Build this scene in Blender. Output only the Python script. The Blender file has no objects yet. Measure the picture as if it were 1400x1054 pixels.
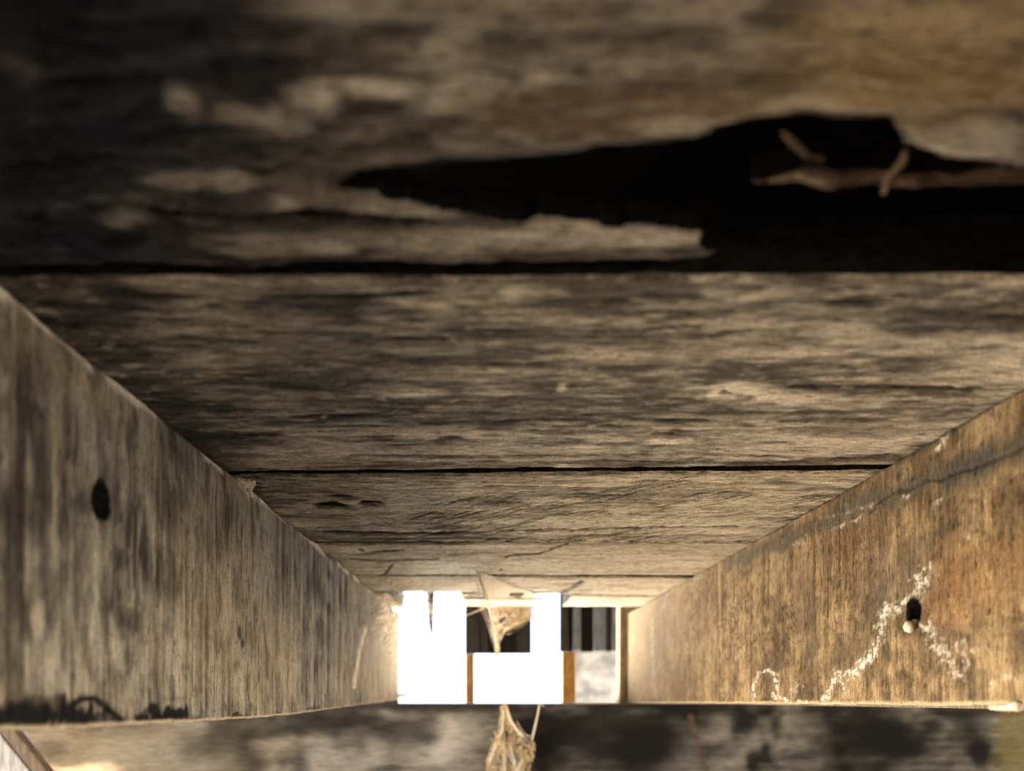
import bpy, bmesh, math, random
import numpy as np
from mathutils import Vector

scn = bpy.context.scene
COL = scn.collection
random.seed(7)

# ------------------------------------------------------------------ camera, sky, sun, exposure
ZC = 0.85            # eye height above the ground, just under the loft floor
FP = 1000.0          # focal length in pixels of the 1400 x 1054 frame
VX, VY = 674.0, 943.0  # where the level line of sight meets the frame
H = 0.180            # loft boards above the eye
XL, XR = -0.2130, 0.3145   # inner faces of the two joists

cd = bpy.data.cameras.new('camera')
cam = bpy.data.objects.new('camera', cd)
COL.objects.link(cam)
cam.location = (0, 0, ZC)
cam.rotation_euler = (math.radians(90), 0, 0)
cd.sensor_fit = 'HORIZONTAL'
cd.sensor_width = 36.0
cd.lens = FP / 1400 * 36
cd.shift_x = (700 - VX) / 1400
cd.shift_y = (VY - 527) / 1400
cd.clip_start = 0.01
cd.dof.use_dof = True
cd.dof.focus_distance = 0.68
cd.dof.aperture_fstop = 4.8
scn.camera = cam

world = bpy.data.worlds.new('sky')
scn.world = world
world.use_nodes = True
wn = world.node_tree.nodes
bg = wn['Background']
bg.inputs['Color'].default_value = (0.55, 0.70, 1.0, 1)
bg.inputs['Strength'].default_value = 0.35

sd = bpy.data.lights.new('sun', 'SUN')
sd.energy = 17.0
sd.color = (1.0, 0.965, 0.90)
sd.angle = math.radians(0.6)
sun = bpy.data.objects.new('sun', sd)
COL.objects.link(sun)
SUN_DIR = Vector((0.25, -0.60, -1.0)).normalized()
sun.rotation_euler = SUN_DIR.to_track_quat('-Z', 'Y').to_euler()
sun.location = (-2, 6, 8)

scn.view_settings.view_transform = 'Standard'
scn.view_settings.look = 'None'
scn.view_settings.exposure = 4.24
scn.view_settings.gamma = 1
scn.view_settings.use_curve_mapping = False

# ------------------------------------------------------------------ numpy noise and feature helpers
RNG = np.random.RandomState(11)
TAB = RNG.rand(24, 256, 256).astype(np.float32)

def vn(x, y, s=0):
    t = TAB[s % 24]
    xf = np.floor(x); yf = np.floor(y)
    i = xf.astype(np.int64); j = yf.astype(np.int64)
    a = x - xf; b = y - yf
    a = a * a * (3 - 2 * a); b = b * b * (3 - 2 * b)
    i0 = i & 255; i1 = (i + 1) & 255; j0 = j & 255; j1 = (j + 1) & 255
    return (t[i0, j0] * (1 - a) * (1 - b) + t[i1, j0] * a * (1 - b) + t[i0, j1] * (1 - a) * b + t[i1, j1] * a * b)

def fbm(x, y, s=0, o=4, g=0.5):
    r = 0; amp = 1.0; tot = 0
    for k in range(o):
        r = r + amp * vn(x * 2 ** k + 17.3 * k, y * 2 ** k + 5.7 * k, s + k)
        tot += amp; amp *= g
    return r / tot

def sst(a, b, x):
    t = np.clip((x - a) / (b - a), 0, 1)
    return t * t * (3 - 2 * t)

def mix(a, b, m):
    return a * (1 - m[..., None]) + np.array(b, dtype=np.float32) * m[..., None]

def pdist(U, V, pts):
    d = np.full(U.shape, 1e9, dtype=np.float32)
    if len(pts) == 1:
        return np.hypot(U - pts[0][0], V - pts[0][1])
    for (ax, ay), (bx, by) in zip(pts[:-1], pts[1:]):
        dx, dy = bx - ax, by - ay
        L = dx * dx + dy * dy + 1e-12
        t = np.clip(((U - ax) * dx + (V - ay) * dy) / L, 0, 1)
        d = np.minimum(d, np.hypot(U - ax - t * dx, V - ay - t * dy))
    return d

def inpoly(U, V, P):
    r = np.zeros(U.shape, bool)
    n = len(P)
    for k in range(n):
        x0, y0 = P[k]; x1, y1 = P[(k + 1) % n]
        if y0 == y1: continue
        c = ((V > y0) != (V > y1)) & (U < (x1 - x0) * (V - y0) / (y1 - y0) + x0)
        r ^= c
    return r

# readings of the photograph turned into metres on the surface they lie on
def ceil_pt(px, py):
    y = FP * H / (VY - py)
    return ((px - VX) / FP * y, y)
def joist_pt(px, py, xj):
    y = abs(xj) * FP / abs(px - VX)
    return (y, -(py - VY) / FP * y)
def at(px, py, y):
    return Vector(((px - VX) / FP * y, y, -(py - VY) / FP * y))

# marks on a surface: ragged ellipses and ragged lines, sized in metres
def blob(U, V, c, ru, rv, s=0, rag=0.5, fu=60, fv=60, soft=0.5):
    d = np.hypot((U - c[0]) / ru, (V - c[1]) / rv)
    d = d + rag * (fbm(U * fu, V * fv, s, 3) - 0.5) * 2
    return 1 - sst(1 - soft, 1 + soft, d)
def line(U, V, pts, w, s=0, rag=0.6, fu=150, fv=150, soft=0.6, warp=0.0):
    if warp:
        U2 = U + warp * (fbm(U * fu * .35, V * fv * .35, s + 5, 3) - .5)
        V2 = V + warp * (fbm(U * fu * .35, V * fv * .35, s + 9, 3) - .5)
    else:
        U2, V2 = U, V
    d = pdist(U2, V2, pts) / w + rag * (fbm(U * fu, V * fv, s, 3) - 0.5) * 2
    return 1 - sst(1 - soft, 1 + soft, d)

# ------------------------------------------------------------------ objects
def link(name, me, parent=None, loc=(0, 0, 0)):
    o = bpy.data.objects.new(name, me)
    COL.objects.link(o)
    o.location = loc
    if parent: o.parent = parent
    return o

def tag(o, label=None, cat=None, group=None, kind=None):
    if label: o['label'] = label
    if cat: o['category'] = cat
    if group: o['group'] = group
    if kind: o['kind'] = kind
    return o

def mesh_np(name, verts, quads, mat, cols=None, smooth=True, tris=None):
    me = bpy.data.meshes.new(name)
    verts = np.asarray(verts, dtype=np.float32); quads = np.asarray(quads, dtype=np.int32).reshape(-1, 4)
    nq = len(quads)
    me.vertices.add(len(verts)); me.vertices.foreach_set('co', verts.ravel())
    me.loops.add(nq * 4); me.loops.foreach_set('vertex_index', quads.ravel())
    me.polygons.add(nq)
    me.polygons.foreach_set('loop_start', np.arange(nq, dtype=np.int32) * 4)
    me.update(calc_edges=True)
    me.polygons.foreach_set('use_smooth', np.full(nq, smooth, dtype=bool))
    if cols is not None:
        a = me.attributes.new('col', 'FLOAT_COLOR', 'POINT')
        c4 = np.ones((len(verts), 4), dtype=np.float32); c4[:, :3] = np.clip(cols, 0.002, 1)
        a.data.foreach_set('color', c4.ravel())
    me.materials.append(mat)
    me.validate()
    return me

def slab(name, U, V, front, back, cols, edge_col, mat, keep=None, parent=None, loc=(0, 0, 0), full_back=False):
    """A sawn piece: fine relief on the face that shows (front[n,m,3]), plain back, side walls all round."""
    n, m = U.shape
    idx = np.arange(n * m).reshape(n, m)
    q = np.stack([idx[:-1, :-1], idx[1:, :-1], idx[1:, 1:], idx[:-1, 1:]], -1).reshape(-1, 4)
    if keep is not None:
        kf = (keep[:-1, :-1] & keep[1:, :-1] & keep[1:, 1:] & keep[:-1, 1:]).ravel()
        q = q[kf]
    e = np.concatenate([q[:, [0, 1]], q[:, [1, 2]], q[:, [2, 3]], q[:, [3, 0]]])
    key = np.sort(e, 1); key = key[:, 0].astype(np.int64) * (n * m) + key[:, 1]
    _, inv, cnt = np.unique(key, return_inverse=True, return_counts=True)
    be = e[cnt[inv] == 1]
    F = front.reshape(-1, 3); B = back.reshape(-1, 3)
    bv = np.unique(be)
    # side walls carry their own copies of the rim
    mp = np.full(n * m, -1); mp[bv] = np.arange(len(bv))
    base = n * m
    verts = [F, F[bv], B[bv]]
    cc = [cols.reshape(-1, 3), np.tile(edge_col, (len(bv), 1)), np.tile(edge_col, (len(bv), 1))]
    w = np.stack([mp[be[:, 1]] + base, mp[be[:, 0]] + base, mp[be[:, 0]] + base + len(bv), mp[be[:, 1]] + base + len(bv)], 1)
    quads = [q, w]
    tot = base + 2 * len(bv)
    if full_back:
        verts.append(B); cc.append(np.tile(edge_col, (n * m, 1))); quads.append(q[:, ::-1] + tot)
    else:
        c = [idx[0, 0], idx[0, -1], idx[-1, -1], idx[-1, 0]]
        verts.append(B[c]); cc.append(np.tile(edge_col, (4, 1))); quads.append(np.array([[0, 1, 2, 3]]) + tot)
    vv = np.concatenate(verts) - np.array(loc, dtype=np.float32)
    qq = np.concatenate(quads)
    # drop loose vertices
    used = np.zeros(len(vv), bool); used[qq.ravel()] = True
    remap = np.cumsum(used) - 1
    me = mesh_np(name, vv[used], remap[qq], mat, np.concatenate(cc)[used])
    o = link(name, me, parent, loc)
    return o

def box_bm(bm, c, s, rot=None, bev=0.0, jit=0.0, cuts=0):
    g = bmesh.ops.create_cube(bm, size=1.0)
    vs = g['verts']
    for v in vs:
        v.co = Vector((v.co.x * s[0], v.co.y * s[1], v.co.z * s[2]))
    if bev:
        es = list({e for v in vs for e in v.link_edges})
        r = bmesh.ops.bevel(bm, geom=es, offset=bev, segments=2, affect='EDGES', profile=.6)
        vs = list({v for f in r['faces'] for v in f.verts} | {v for v in vs if v.is_valid})
    for v in vs:
        if jit: v.co += Vector((random.uniform(-jit, jit), random.uniform(-jit, jit), random.uniform(-jit, jit)))
        if rot: v.co.rotate(rot)
        v.co += Vector(c)
    return vs

def bm_obj(name, bm, mat, parent=None, loc=(0, 0, 0), smooth=False):
    me = bpy.data.meshes.new(name)
    bmesh.ops.recalc_face_normals(bm, faces=bm.faces)
    bm.to_mesh(me); bm.free()
    me.materials.append(mat)
    if smooth:
        for p in me.polygons: p.use_smooth = True
    return link(name, me, parent, loc)

def tube_bm(bm, pts, rad, n=6):
    pts = [Vector(p) for p in pts]
    rings = []
    for k, p in enumerate(pts):
        d = (pts[min(k + 1, len(pts) - 1)] - pts[max(k - 1, 0)]).normalized()
        a = d.orthogonal().normalized(); b = d.cross(a)
        r = rad[k] if isinstance(rad, (list, tuple)) else rad
        rings.append([bm.verts.new(p + (a * math.cos(2 * math.pi * i / n) + b * math.sin(2 * math.pi * i / n)) * r) for i in range(n)])
    for r0, r1 in zip(rings[:-1], rings[1:]):
        for i in range(n):
            bm.faces.new((r0[i], r0[(i + 1) % n], r1[(i + 1) % n], r1[i]))
    bm.faces.new(rings[0][::-1]); bm.faces.new(rings[-1])

# ------------------------------------------------------------------ materials
def new_mat(name):
    m = bpy.data.materials.new(name); m.use_nodes = True
    nt = m.node_tree
    return m, nt, nt.nodes, nt.links, nt.nodes['Principled BSDF']

def wood_mat(name, scale, base=None, fine=0.55, bump=0.5, dist=0.0006, rough=0.88, base2=None, grit=650, gamp=.3, pores=None):
    """Weathered timber: colour from the 'col' attribute (or a flat mix), fine grain and relief from stretched noise."""
    m, nt, N, L, P = new_mat(name)
    tc = N.new('ShaderNodeTexCoord'); mp = N.new('ShaderNodeMapping'); L.new(tc.outputs['Object'], mp.inputs['Vector'])
    mp.inputs['Scale'].default_value = scale
    n1 = N.new('ShaderNodeTexNoise'); n1.inputs['Scale'].default_value = 1.0; n1.inputs['Detail'].default_value = 5; n1.inputs['Roughness'].default_value = .65
    L.new(mp.outputs['Vector'], n1.inputs['Vector'])
    n2 = N.new('ShaderNodeTexNoise'); n2.inputs['Scale'].default_value = grit; n2.inputs['Detail'].default_value = 4; n2.inputs['Roughness'].default_value = .7
    L.new(tc.outputs['Object'], n2.inputs['Vector'])
    r = N.new('ShaderNodeMapRange'); L.new(n1.outputs['Fac'], r.inputs['Value'])
    r.inputs['From Min'].default_value = .32; r.inputs['From Max'].default_value = .68
    r.inputs['To Min'].default_value = 1 - fine; r.inputs['To Max'].default_value = 1 + fine * .75
    r2 = N.new('ShaderNodeMapRange'); L.new(n2.outputs['Fac'], r2.inputs['Value'])
    r2.inputs['From Min'].default_value = .3; r2.inputs['From Max'].default_value = .7
    r2.inputs['To Min'].default_value = 1 - gamp; r2.inputs['To Max'].default_value = 1 + gamp
    mu = N.new('ShaderNodeMath'); mu.operation = 'MULTIPLY'; L.new(r.outputs[0], mu.inputs[0]); L.new(r2.outputs[0], mu.inputs[1])
    if pores:              # short dark pores and checks along the grain
        m4 = N.new('ShaderNodeMapping'); L.new(tc.outputs['Object'], m4.inputs['Vector']); m4.inputs['Scale'].default_value = pores
        n4 = N.new('ShaderNodeTexNoise'); n4.inputs['Scale'].default_value = 1.0; n4.inputs['Detail'].default_value = 3; L.new(m4.outputs['Vector'], n4.inputs['Vector'])
        r4 = N.new('ShaderNodeMapRange'); L.new(n4.outputs['Fac'], r4.inputs['Value'])
        r4.inputs['From Min'].default_value = .56; r4.inputs['From Max'].default_value = .66; r4.inputs['To Min'].default_value = 1.06; r4.inputs['To Max'].default_value = .38
        m5_ = N.new('ShaderNodeMath'); m5_.operation = 'MULTIPLY'; L.new(mu.outputs[0], m5_.inputs[0]); L.new(r4.outputs[0], m5_.inputs[1]); mu = m5_
    if base is None:
        at_ = N.new('ShaderNodeAttribute'); at_.attribute_name = 'col'; src = at_.outputs['Color']
    else:
        n3 = N.new('ShaderNodeTexNoise'); n3.inputs['Scale'].default_value = 9; n3.inputs['Detail'].default_value = 5
        L.new(tc.outputs['Object'], n3.inputs['Vector'])
        rp = N.new('ShaderNodeValToRGB'); L.new(n3.outputs['Fac'], rp.inputs['Fac'])
        rp.color_ramp.elements[0].position = .35; rp.color_ramp.elements[1].position = .65
        rp.color_ramp.elements[0].color = (*base, 1); rp.color_ramp.elements[1].color = (*(base2 or base), 1)
        src = rp.outputs['Color']
    vm = N.new('ShaderNodeVectorMath'); vm.operation = 'SCALE'; L.new(src, vm.inputs[0]); L.new(mu.outputs[0], vm.inputs['Scale'])
    L.new(vm.outputs[0], P.inputs['Base Color'])
    P.inputs['Roughness'].default_value = rough
    P.inputs['Specular IOR Level'].default_value = 0.08
    b = N.new('ShaderNodeBump'); b.inputs['Strength'].default_value = bump; b.inputs['Distance'].default_value = dist
    L.new(mu.outputs[0], b.inputs['Height']); L.new(b.outputs['Normal'], P.inputs['Normal'])
    return m

def flat_mat(name, c1, c2, scale=20, rough=.9, bump=.2, dist=.002):
    m, nt, N, L, P = new_mat(name)
    tc = N.new('ShaderNodeTexCoord')
    n = N.new('ShaderNodeTexNoise'); n.inputs['Scale'].default_value = scale; n.inputs['Detail'].default_value = 6
    L.new(tc.outputs['Object'], n.inputs['Vector'])
    rp = N.new('ShaderNodeValToRGB'); L.new(n.outputs['Fac'], rp.inputs['Fac'])
    rp.color_ramp.elements[0].position = .35; rp.color_ramp.elements[1].position = .65
    rp.color_ramp.elements[0].color = (*c1, 1); rp.color_ramp.elements[1].color = (*c2, 1)
    L.new(rp.outputs['Color'], P.inputs['Base Color'])
    P.inputs['Roughness'].default_value = rough; P.inputs['Specular IOR Level'].default_value = .2
    b = N.new('ShaderNodeBump'); b.inputs['Strength'].default_value = bump; b.inputs['Distance'].default_value = dist
    L.new(n.outputs['Fac'], b.inputs['Height']); L.new(b.outputs['Normal'], P.inputs['Normal'])
    return m

def web_mat(name, c, lo, hi, scale=300):
    """Dusty cobweb: cream threads with holes between."""
    m, nt, N, L, P = new_mat(name)
    tc = N.new('ShaderNodeTexCoord')
    n = N.new('ShaderNodeTexNoise'); n.inputs['Scale'].default_value = scale; n.inputs['Detail'].default_value = 4
    L.new(tc.outputs['Object'], n.inputs['Vector'])
    r = N.new('ShaderNodeMapRange'); L.new(n.outputs['Fac'], r.inputs['Value'])
    r.inputs['From Min'].default_value = lo; r.inputs['From Max'].default_value = hi
    P.inputs['Base Color'].default_value = (*c, 1); P.inputs['Roughness'].default_value = 1; P.inputs['Specular IOR Level'].default_value = 0
    L.new(r.outputs[0], P.inputs['Alpha'])
    return m

M_plank = wood_mat('weathered_plank', (70, 620, 200), fine=.6, bump=.8, dist=.0008, gamp=.48, pores=(120, 620, 300))
M_joist = wood_mat('sawn_joist', (200, 760, 45), fine=.5, bump=.7, dist=.0007, gamp=.42, pores=(300, 700, 130))
M_beam = wood_mat('stained_beam', (30, 200, 260), fine=.35, bump=.4)
M_dark = wood_mat('loft_timber', (20, 200, 200), (.03, .026, .022), base2=(.05, .042, .034))
M_edge = wood_mat('splinter_wood', (60, 600, 300), (.10, .06, .035), base2=(.16, .105, .065))
M_post = wood_mat('ochre_post', (200, 200, 20), (.11, .055, .012), base2=(.16, .085, .022))
M_stud = wood_mat('yellow_stud', (200, 200, 20), (.20, .145, .08), base2=(.25, .18, .10))
M_shut = wood_mat('shutter_board', (120, 120, 14), (.012, .010, .008), base2=(.022, .019, .016))
M_shutg = wood_mat('grey_shutter_board', (120, 120, 14), (.06, .064, .07), base2=(.095, .10, .108))
M_shutb = wood_mat('black_shutter_board', (120, 120, 14), (.003, .0022, .002), base2=(.006, .0045, .004))
M_lean = wood_mat('pale_leaning_board', (150, 150, 12), (.16, .15, .14), base2=(.25, .24, .225))
M_leanb = wood_mat('brown_leaning_board', (150, 150, 12), (.07, .052, .036), base2=(.11, .085, .06))
M_white = flat_mat('limewash', (.80, .79, .76), (.86, .85, .83), 6)
M_stone = flat_mat('pale_stone', (.085, .085, .088), (.18, .178, .175), 22, bump=.4)
M_dirt = flat_mat('dark_earth', (.115, .099, .08), (.185, .16, .128), 3, bump=.4, dist=.02)
M_bounce = flat_mat('white_bounce', (.70, .66, .58), (.84, .80, .72), 30, bump=.4, dist=.01)
M_web = web_mat('dusty_web', (.72, .60, .44), .28, .50, 300)
M_webd = web_mat('straw_web', (.44, .32, .16), .38, .54, 170)
M_thread = flat_mat('web_thread', (.62, .52, .38), (.72, .62, .47), 50)
M_grub = flat_mat('pale_grub', (.62, .50, .34), (.72, .60, .43), 200, rough=.5)

# ------------------------------------------------------------------ large structure
ROOF_L, ROOF_R, ROOF_B, ROOF_F = -1.12, 2.6, -4.0, 2.97  # unseen roof edges, sized to shape where sunlight reaches the ground
WL_Y = 0.0
ROOF_Z = 0.62
bm = bmesh.new(); box_bm(bm, (0, 0, -.05), (40, 40, .1))
tag(bm_obj('floor', bm, M_dirt), kind='structure')
bm = bmesh.new(); box_bm(bm, (0, 1.76 + 15, .004), (40, 30, .012))
tag(bm_obj('ground', bm, M_bounce), kind='structure')  # white surface added past the beam to bounce sunlight onto the boards
bm = bmesh.new(); box_bm(bm, (ROOF_L + .02, (ROOF_B + WL_Y) / 2, .7), (.05, WL_Y - ROOF_B, 1.4))
tag(bm_obj('sun_blocker_left', bm, M_dark), kind='structure')  # unseen screen, added to keep sun off the floor strip near the eye

bm = bmesh.new()   # the closed loft: lid and rim round the cavity over the boards
box_bm(bm, ((ROOF_L + ROOF_R) / 2, (ROOF_B + ROOF_F) / 2, ROOF_Z + .03), (ROOF_R - ROOF_L, ROOF_F - ROOF_B, .06))
box_bm(bm, ((ROOF_L + ROOF_R) / 2, 1.60, (H + .06 + ROOF_Z) / 2), (ROOF_R - ROOF_L, .03, ROOF_Z - H - .06))
box_bm(bm, ((ROOF_L + ROOF_R) / 2, 1.15, (H + .026 + ROOF_Z) / 2), (ROOF_R - ROOF_L, .03, ROOF_Z - H - .026))  # partition added inside the cavity to shut out light from the far end
box_bm(bm, ((ROOF_L + ROOF_R) / 2, ROOF_B, (H + .035 + ROOF_Z) / 2), (ROOF_R - ROOF_L, .03, ROOF_Z - H - .035))
box_bm(bm, (ROOF_L + .015, (ROOF_B + 1.6) / 2, (H + .035 + ROOF_Z) / 2), (.03, 1.6 - ROOF_B, ROOF_Z - H - .035))
box_bm(bm, (ROOF_R - .015, (ROOF_B + 1.6) / 2, (H + .035 + ROOF_Z) / 2), (.03, 1.6 - ROOF_B, ROOF_Z - H - .035))
for hx0, hx1 in ((ROOF_L, (551 - VX) / FP * 1.6), ((860 - VX) / FP * 1.6, ROOF_R)):
    box_bm(bm, ((hx0 + hx1) / 2, 1.60, H + .05), (hx1 - hx0, .032, .096))
ceiling = tag(bm_obj('ceiling', bm, M_dark, loc=(0, 0, ZC)), kind='structure')

bm = bmesh.new(); box_bm(bm, ((ROOF_L + ROOF_R) / 2, ROOF_B - .05, .7), (ROOF_R - ROOF_L, .1, 1.4))
tag(bm_obj('light_blocker_back', bm, M_dark), kind='structure')  # unseen, added to keep the space behind the camera dark
bm = bmesh.new(); box_bm(bm, ((ROOF_L + ROOF_R) / 2, 1.70, (ZC - .30) / 2), (ROOF_R - ROOF_L, .10, ZC - .30))
tag(bm_obj('light_blocker_far', bm, M_dark), kind='structure')  # added below the beam to stop light coming through underneath

# ------------------------------------------------------------------ loft boards
def plank_cols(X, Y, s, light, dark, contrast=1.0, fleck=0.5, blot=0.5):
    g1 = fbm(X * 7 + s * 3.1, Y * 75 + s, s, 4)
    g2 = fbm(X * 26 + s, Y * 420, s + 3, 3)
    b1 = fbm(X * 9 + 4, Y * 26 + s, s + 7, 4)
    b2 = fbm(X * 30, Y * 85, s + 12, 5, .6)
    b3 = fbm(X * 70, Y * 230, s + 2, 4, .6)
    t = .5 + contrast * ((g1 - .5) * 1.0 + (g2 - .5) * .7 + (b3 - .5) * 1.2 + blot * ((b1 - .5) * 1.5 + (b2 - .5) * 1.6))
    t = np.clip(t, 0, 1)
    c = np.zeros(X.shape + (3,), np.float32)
    c[...] = np.array(dark, np.float32)
    c = mix(c, light, t)
    fl = sst(.60, .74, fbm(X * 24 + 9, Y * 230 + s, s + 5, 4)) * sst(.42, .62, fbm(X * 6, Y * 20, s + 9, 3))
    c = mix(c, np.array(dark) * .3, np.clip(fl * fleck, 0, 1))
    relief = (g1 - .5) * .0012 + (g2 - .5) * .0012 + (b3 - .5) * .0012 - fl * .0010
    return c, relief

def axis(fine0, fine1, step, lo, hi, ncoarse=8):
    a = np.arange(fine0, fine1, step)
    return np.concatenate([np.linspace(lo, fine0, ncoarse, endpoint=False), a, np.linspace(fine1, hi, ncoarse)])

PX0, PX1 = ROOF_L + .03, ROOF_R - .03
def edge_line(p, q):
    (x0, y0), (x1, y1) = ceil_pt(*p), ceil_pt(*q)
    return lambda X: y0 + (np.clip(X, -.3, .42) - x0) * (y1 - y0) / (x1 - x0)

def plank(near, far, s, light, dark, marks=None, step=.0016, keepf=None, thick=.028, wob=.0016, edge=(.02, .016, .012), z0=0.0,  # near-black side faces stand in for the shade in the gaps
          xlo=None, xhi=None, **kw):
    xs = axis(XL - .02, XR + .02, step, PX0, PX1) if xlo is None else np.arange(xlo, xhi, step)
    y0 = near(xs) + wob * (fbm(xs * 28, xs * 0 + s, s, 4) - .5) * 2
    y1 = far(xs) + wob * (fbm(xs * 28, xs * 0 + s + 40, s + 2, 4) - .5) * 2
    m = max(6, int((np.mean(y1) - np.mean(y0)) / step))
    t = np.linspace(0, 1, m)
    X = np.repeat(xs[:, None], m, 1).astype(np.float32)
    Y = (y0[:, None] * (1 - t) + y1[:, None] * t).astype(np.float32)
    c, r = plank_cols(X, Y, s, light, dark, **kw)
    if marks: c, r = marks(X, Y, c, r)
    e = np.minimum(Y - y0[:, None], y1[:, None] - Y)
    rb = .0025
    bev = rb - np.sqrt(np.clip(rb * rb - np.clip(rb - e, 0, rb) ** 2, 0, None))
    Z = H + z0 - r + bev
    front = np.stack([X, Y, Z], -1); back = np.stack([X, Y, np.full_like(X, H + thick)], -1)
    keep = keepf(X, Y) if keepf else None
    # front faces down
    front = front[::-1]; back = back[::-1]; c = c[::-1]
    if keep is not None: keep = keep[::-1]
    cx = float((PX0 + PX1) / 2 if xlo is None else (xlo + xhi) / 2); cy = float(np.mean(Y))
    return slab('plank', X[::-1], Y[::-1], front, back, c, np.array(edge, np.float32), M_plank, keep, ceiling, (cx, cy, H), full_back=keep is not None)

def mk(X, Y, px, py, rx, ry, s, **k):   # ragged mark on a board, read at a place in the photograph
    c = ceil_pt(px, py); y = c[1]
    return blob(X, Y, c, rx * y / FP, ry * y * y / (FP * H), s, **dict(dict(fu=45, fv=160), **k))
def ml(X, Y, pts, w, s, **k):
    q = [ceil_pt(*p) for p in pts]; y = q[len(q) // 2][1]; st = y / H   # stretch across the board
    kk = dict(dict(fu=90, fv=260), **k)
    return line(X, Y / st, [(a, b / st) for a, b in q], w * y / FP, s, **dict(kk, fv=kk['fv'] * st))

# --- the rotten board nearest the eye
VOID = [(455, 257), (520, 241), (600, 233), (700, 224), (800, 213), (900, 206), (960, 190), (1010, 177), (1100, 168), (1215, 170),
        (1238, 204), (1290, 226), (1400, 238), (1700, 245), (1700, 400), (985, 400), (984, 351), (962, 345), (955, 313), (900, 306),
        (800, 301), (700, 297), (640, 290), (560, 268)]
CRACK = [(205, 297), (300, 299), (420, 301), (520, 303), (590, 306)]
def m1(X, Y, c, r):
    joist_shade = 1 - sst(-.11, -.045, X + .45 * (Y - .21) + .035 * (fbm(X * 22, Y * 34, 7, 4) - .5) * 2)  # dark wedge beside the left joist, painted in to deepen its shadow
    c = mix(c, (.018, .020, .027), .93 * joist_shade * sst(.18, .36, fbm(X * 50, Y * 120, 17, 4)))
    pale = (.60, .51, .39)
    for px, py, rx, ry, a in ((172, 300, 34, 16, 1.0), (255, 150, 18, 20, .8), (330, 163, 45, 13, .7), (390, 170, 30, 22, .8), (430, 135, 40, 16, .9),
                              (520, 124, 90, 14, .9), (590, 145, 40, 16, .6), (640, 130, 60, 30, .5), (450, 342, 30, 10, 1.2), (320, 250, 26, 12, .7), (395, 285, 22, 14, .9),
                              (340, 330, 60, 20, .6), (250, 245, 50, 10, .5), (750, 115, 40, 14, .6), (600, 65, 60, 40, .45), (470, 20, 80, 30, .4),
                              (560, 280, 70, 16, .5), (820, 325, 110, 16, .5), (640, 330, 120, 16, .35), (960, 175, 90, 16, .5), (1080, 145, 60, 14, .6),
                              (1330, 195, 90, 26, .4), (1190, 160, 70, 12, .5)):
        c = mix(c, pale, min(1, a * 1.05) * mk(X, Y, px, py, rx, ry, 3, rag=.55, soft=.5))
    for px, py, rx, ry, a in ((330, 110, 60, 26, .8), (380, 90, 30, 30, .7), (230, 170, 60, 20, .8), (150, 262, 26, 16, .9), (360, 310, 160, 9, .8), (250, 330, 100, 22, .6),
                              (560, 40, 50, 16, .5), (560, 48, 40, 14, .6), (700, 60, 60, 20, .5), (1080, 20, 50, 26, .6), (1060, 110, 50, 30, .5), (1370, 90, 20, 40, .5),
                              (860, 140, 16, 14, .6), (300, 195, 120, 20, .6), (1320, 140, 20, 20, .4), (90, 100, 130, 60, .6), (60, 240, 90, 90, .7), (180, 30, 160, 30, .5)):
        c = mix(c, (.022, .019, .018), a * .95 * mk(X, Y, px, py, rx, ry, 8, rag=.7, soft=.6))
    warm = mk(X, Y, 1250, 90, 210, 110, 4, rag=.5, soft=.7)
    c = mix(c, (.27, .18, .085), .65 * warm)
    warm = mk(X, Y, 830, 150, 200, 30, 6, rag=.5, soft=.7)
    c = mix(c, (.26, .165, .085), .4 * warm)
    cr = ml(X, Y, CRACK, 5, 2, warp=.004)
    c = mix(c, (.012, .01, .008), cr); r = r - cr * .012
    r = r + (fbm(X * 40, Y * 60, 3, 4) - .5) * .004
    q = [ceil_pt(*p) for p in VOID]
    rim = np.exp(-(pdist(X, Y, q[:17]) / .004) ** 2)
    c = mix(c, (.06, .04, .03), .6 * rim); r = r - rim * .003
    return c, r
def k1(X, Y):
    q = [ceil_pt(*p) for p in VOID]
    Xw = X + .006 * (fbm(X * 60, Y * 150, 4, 3) - .5); Yw = Y + .005 * (fbm(X * 110, Y * 90, 6, 3) - .5)
    return ~inpoly(Xw, Yw, q)
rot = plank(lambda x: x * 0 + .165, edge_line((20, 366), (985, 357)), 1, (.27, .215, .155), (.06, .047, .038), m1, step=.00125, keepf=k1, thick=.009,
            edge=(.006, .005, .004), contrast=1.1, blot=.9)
tag(rot, 'rotten board broken open along its edge')
# what is left of the rotten edge, set back in the hole
def m1b(X, Y, c, r):
    c = mix(c, (.06, .034, .02), sst(.3, .7, fbm(X * 30, Y * 200, 6, 4)))
    return c, r + (fbm(X * 80, Y * 150, 2, 4) - .5) * .006
q0, q1 = at(1036, 266, .262), at(1500, 252, .262)
xs = np.arange(q0.x, q1.x + .1, .0015); m_ = 18
t = np.linspace(0, 1, m_)
ta = sst(q0.x, q0.x + .02, xs)
y0 = .2625 + .004 * (1 - ta) + .003 * (fbm(xs * 60, xs * 0, 3, 4) - .5) - .010 * sst(.05, .25, xs - q0.x)
y1 = .2690 - .002 * (1 - ta) + .002 * (fbm(xs * 50, xs * 0 + 9, 5, 4) - .5) + .002 * sst(.05, .3, xs - q0.x)
X = np.repeat(xs[:, None], m_, 1); Y = y0[:, None] * (1 - t) + y1[:, None] * t
c, r = plank_cols(X, Y, 6, (.13, .075, .045), (.03, .018, .012), blot=.8)
c, r = m1b(X, Y, c, r)
c = mix(c, (.3, .22, .15), .8 * blob(X, Y, (q0.x + .012, .268), .012, .003, 3))
Zs = H + .006 - r
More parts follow.
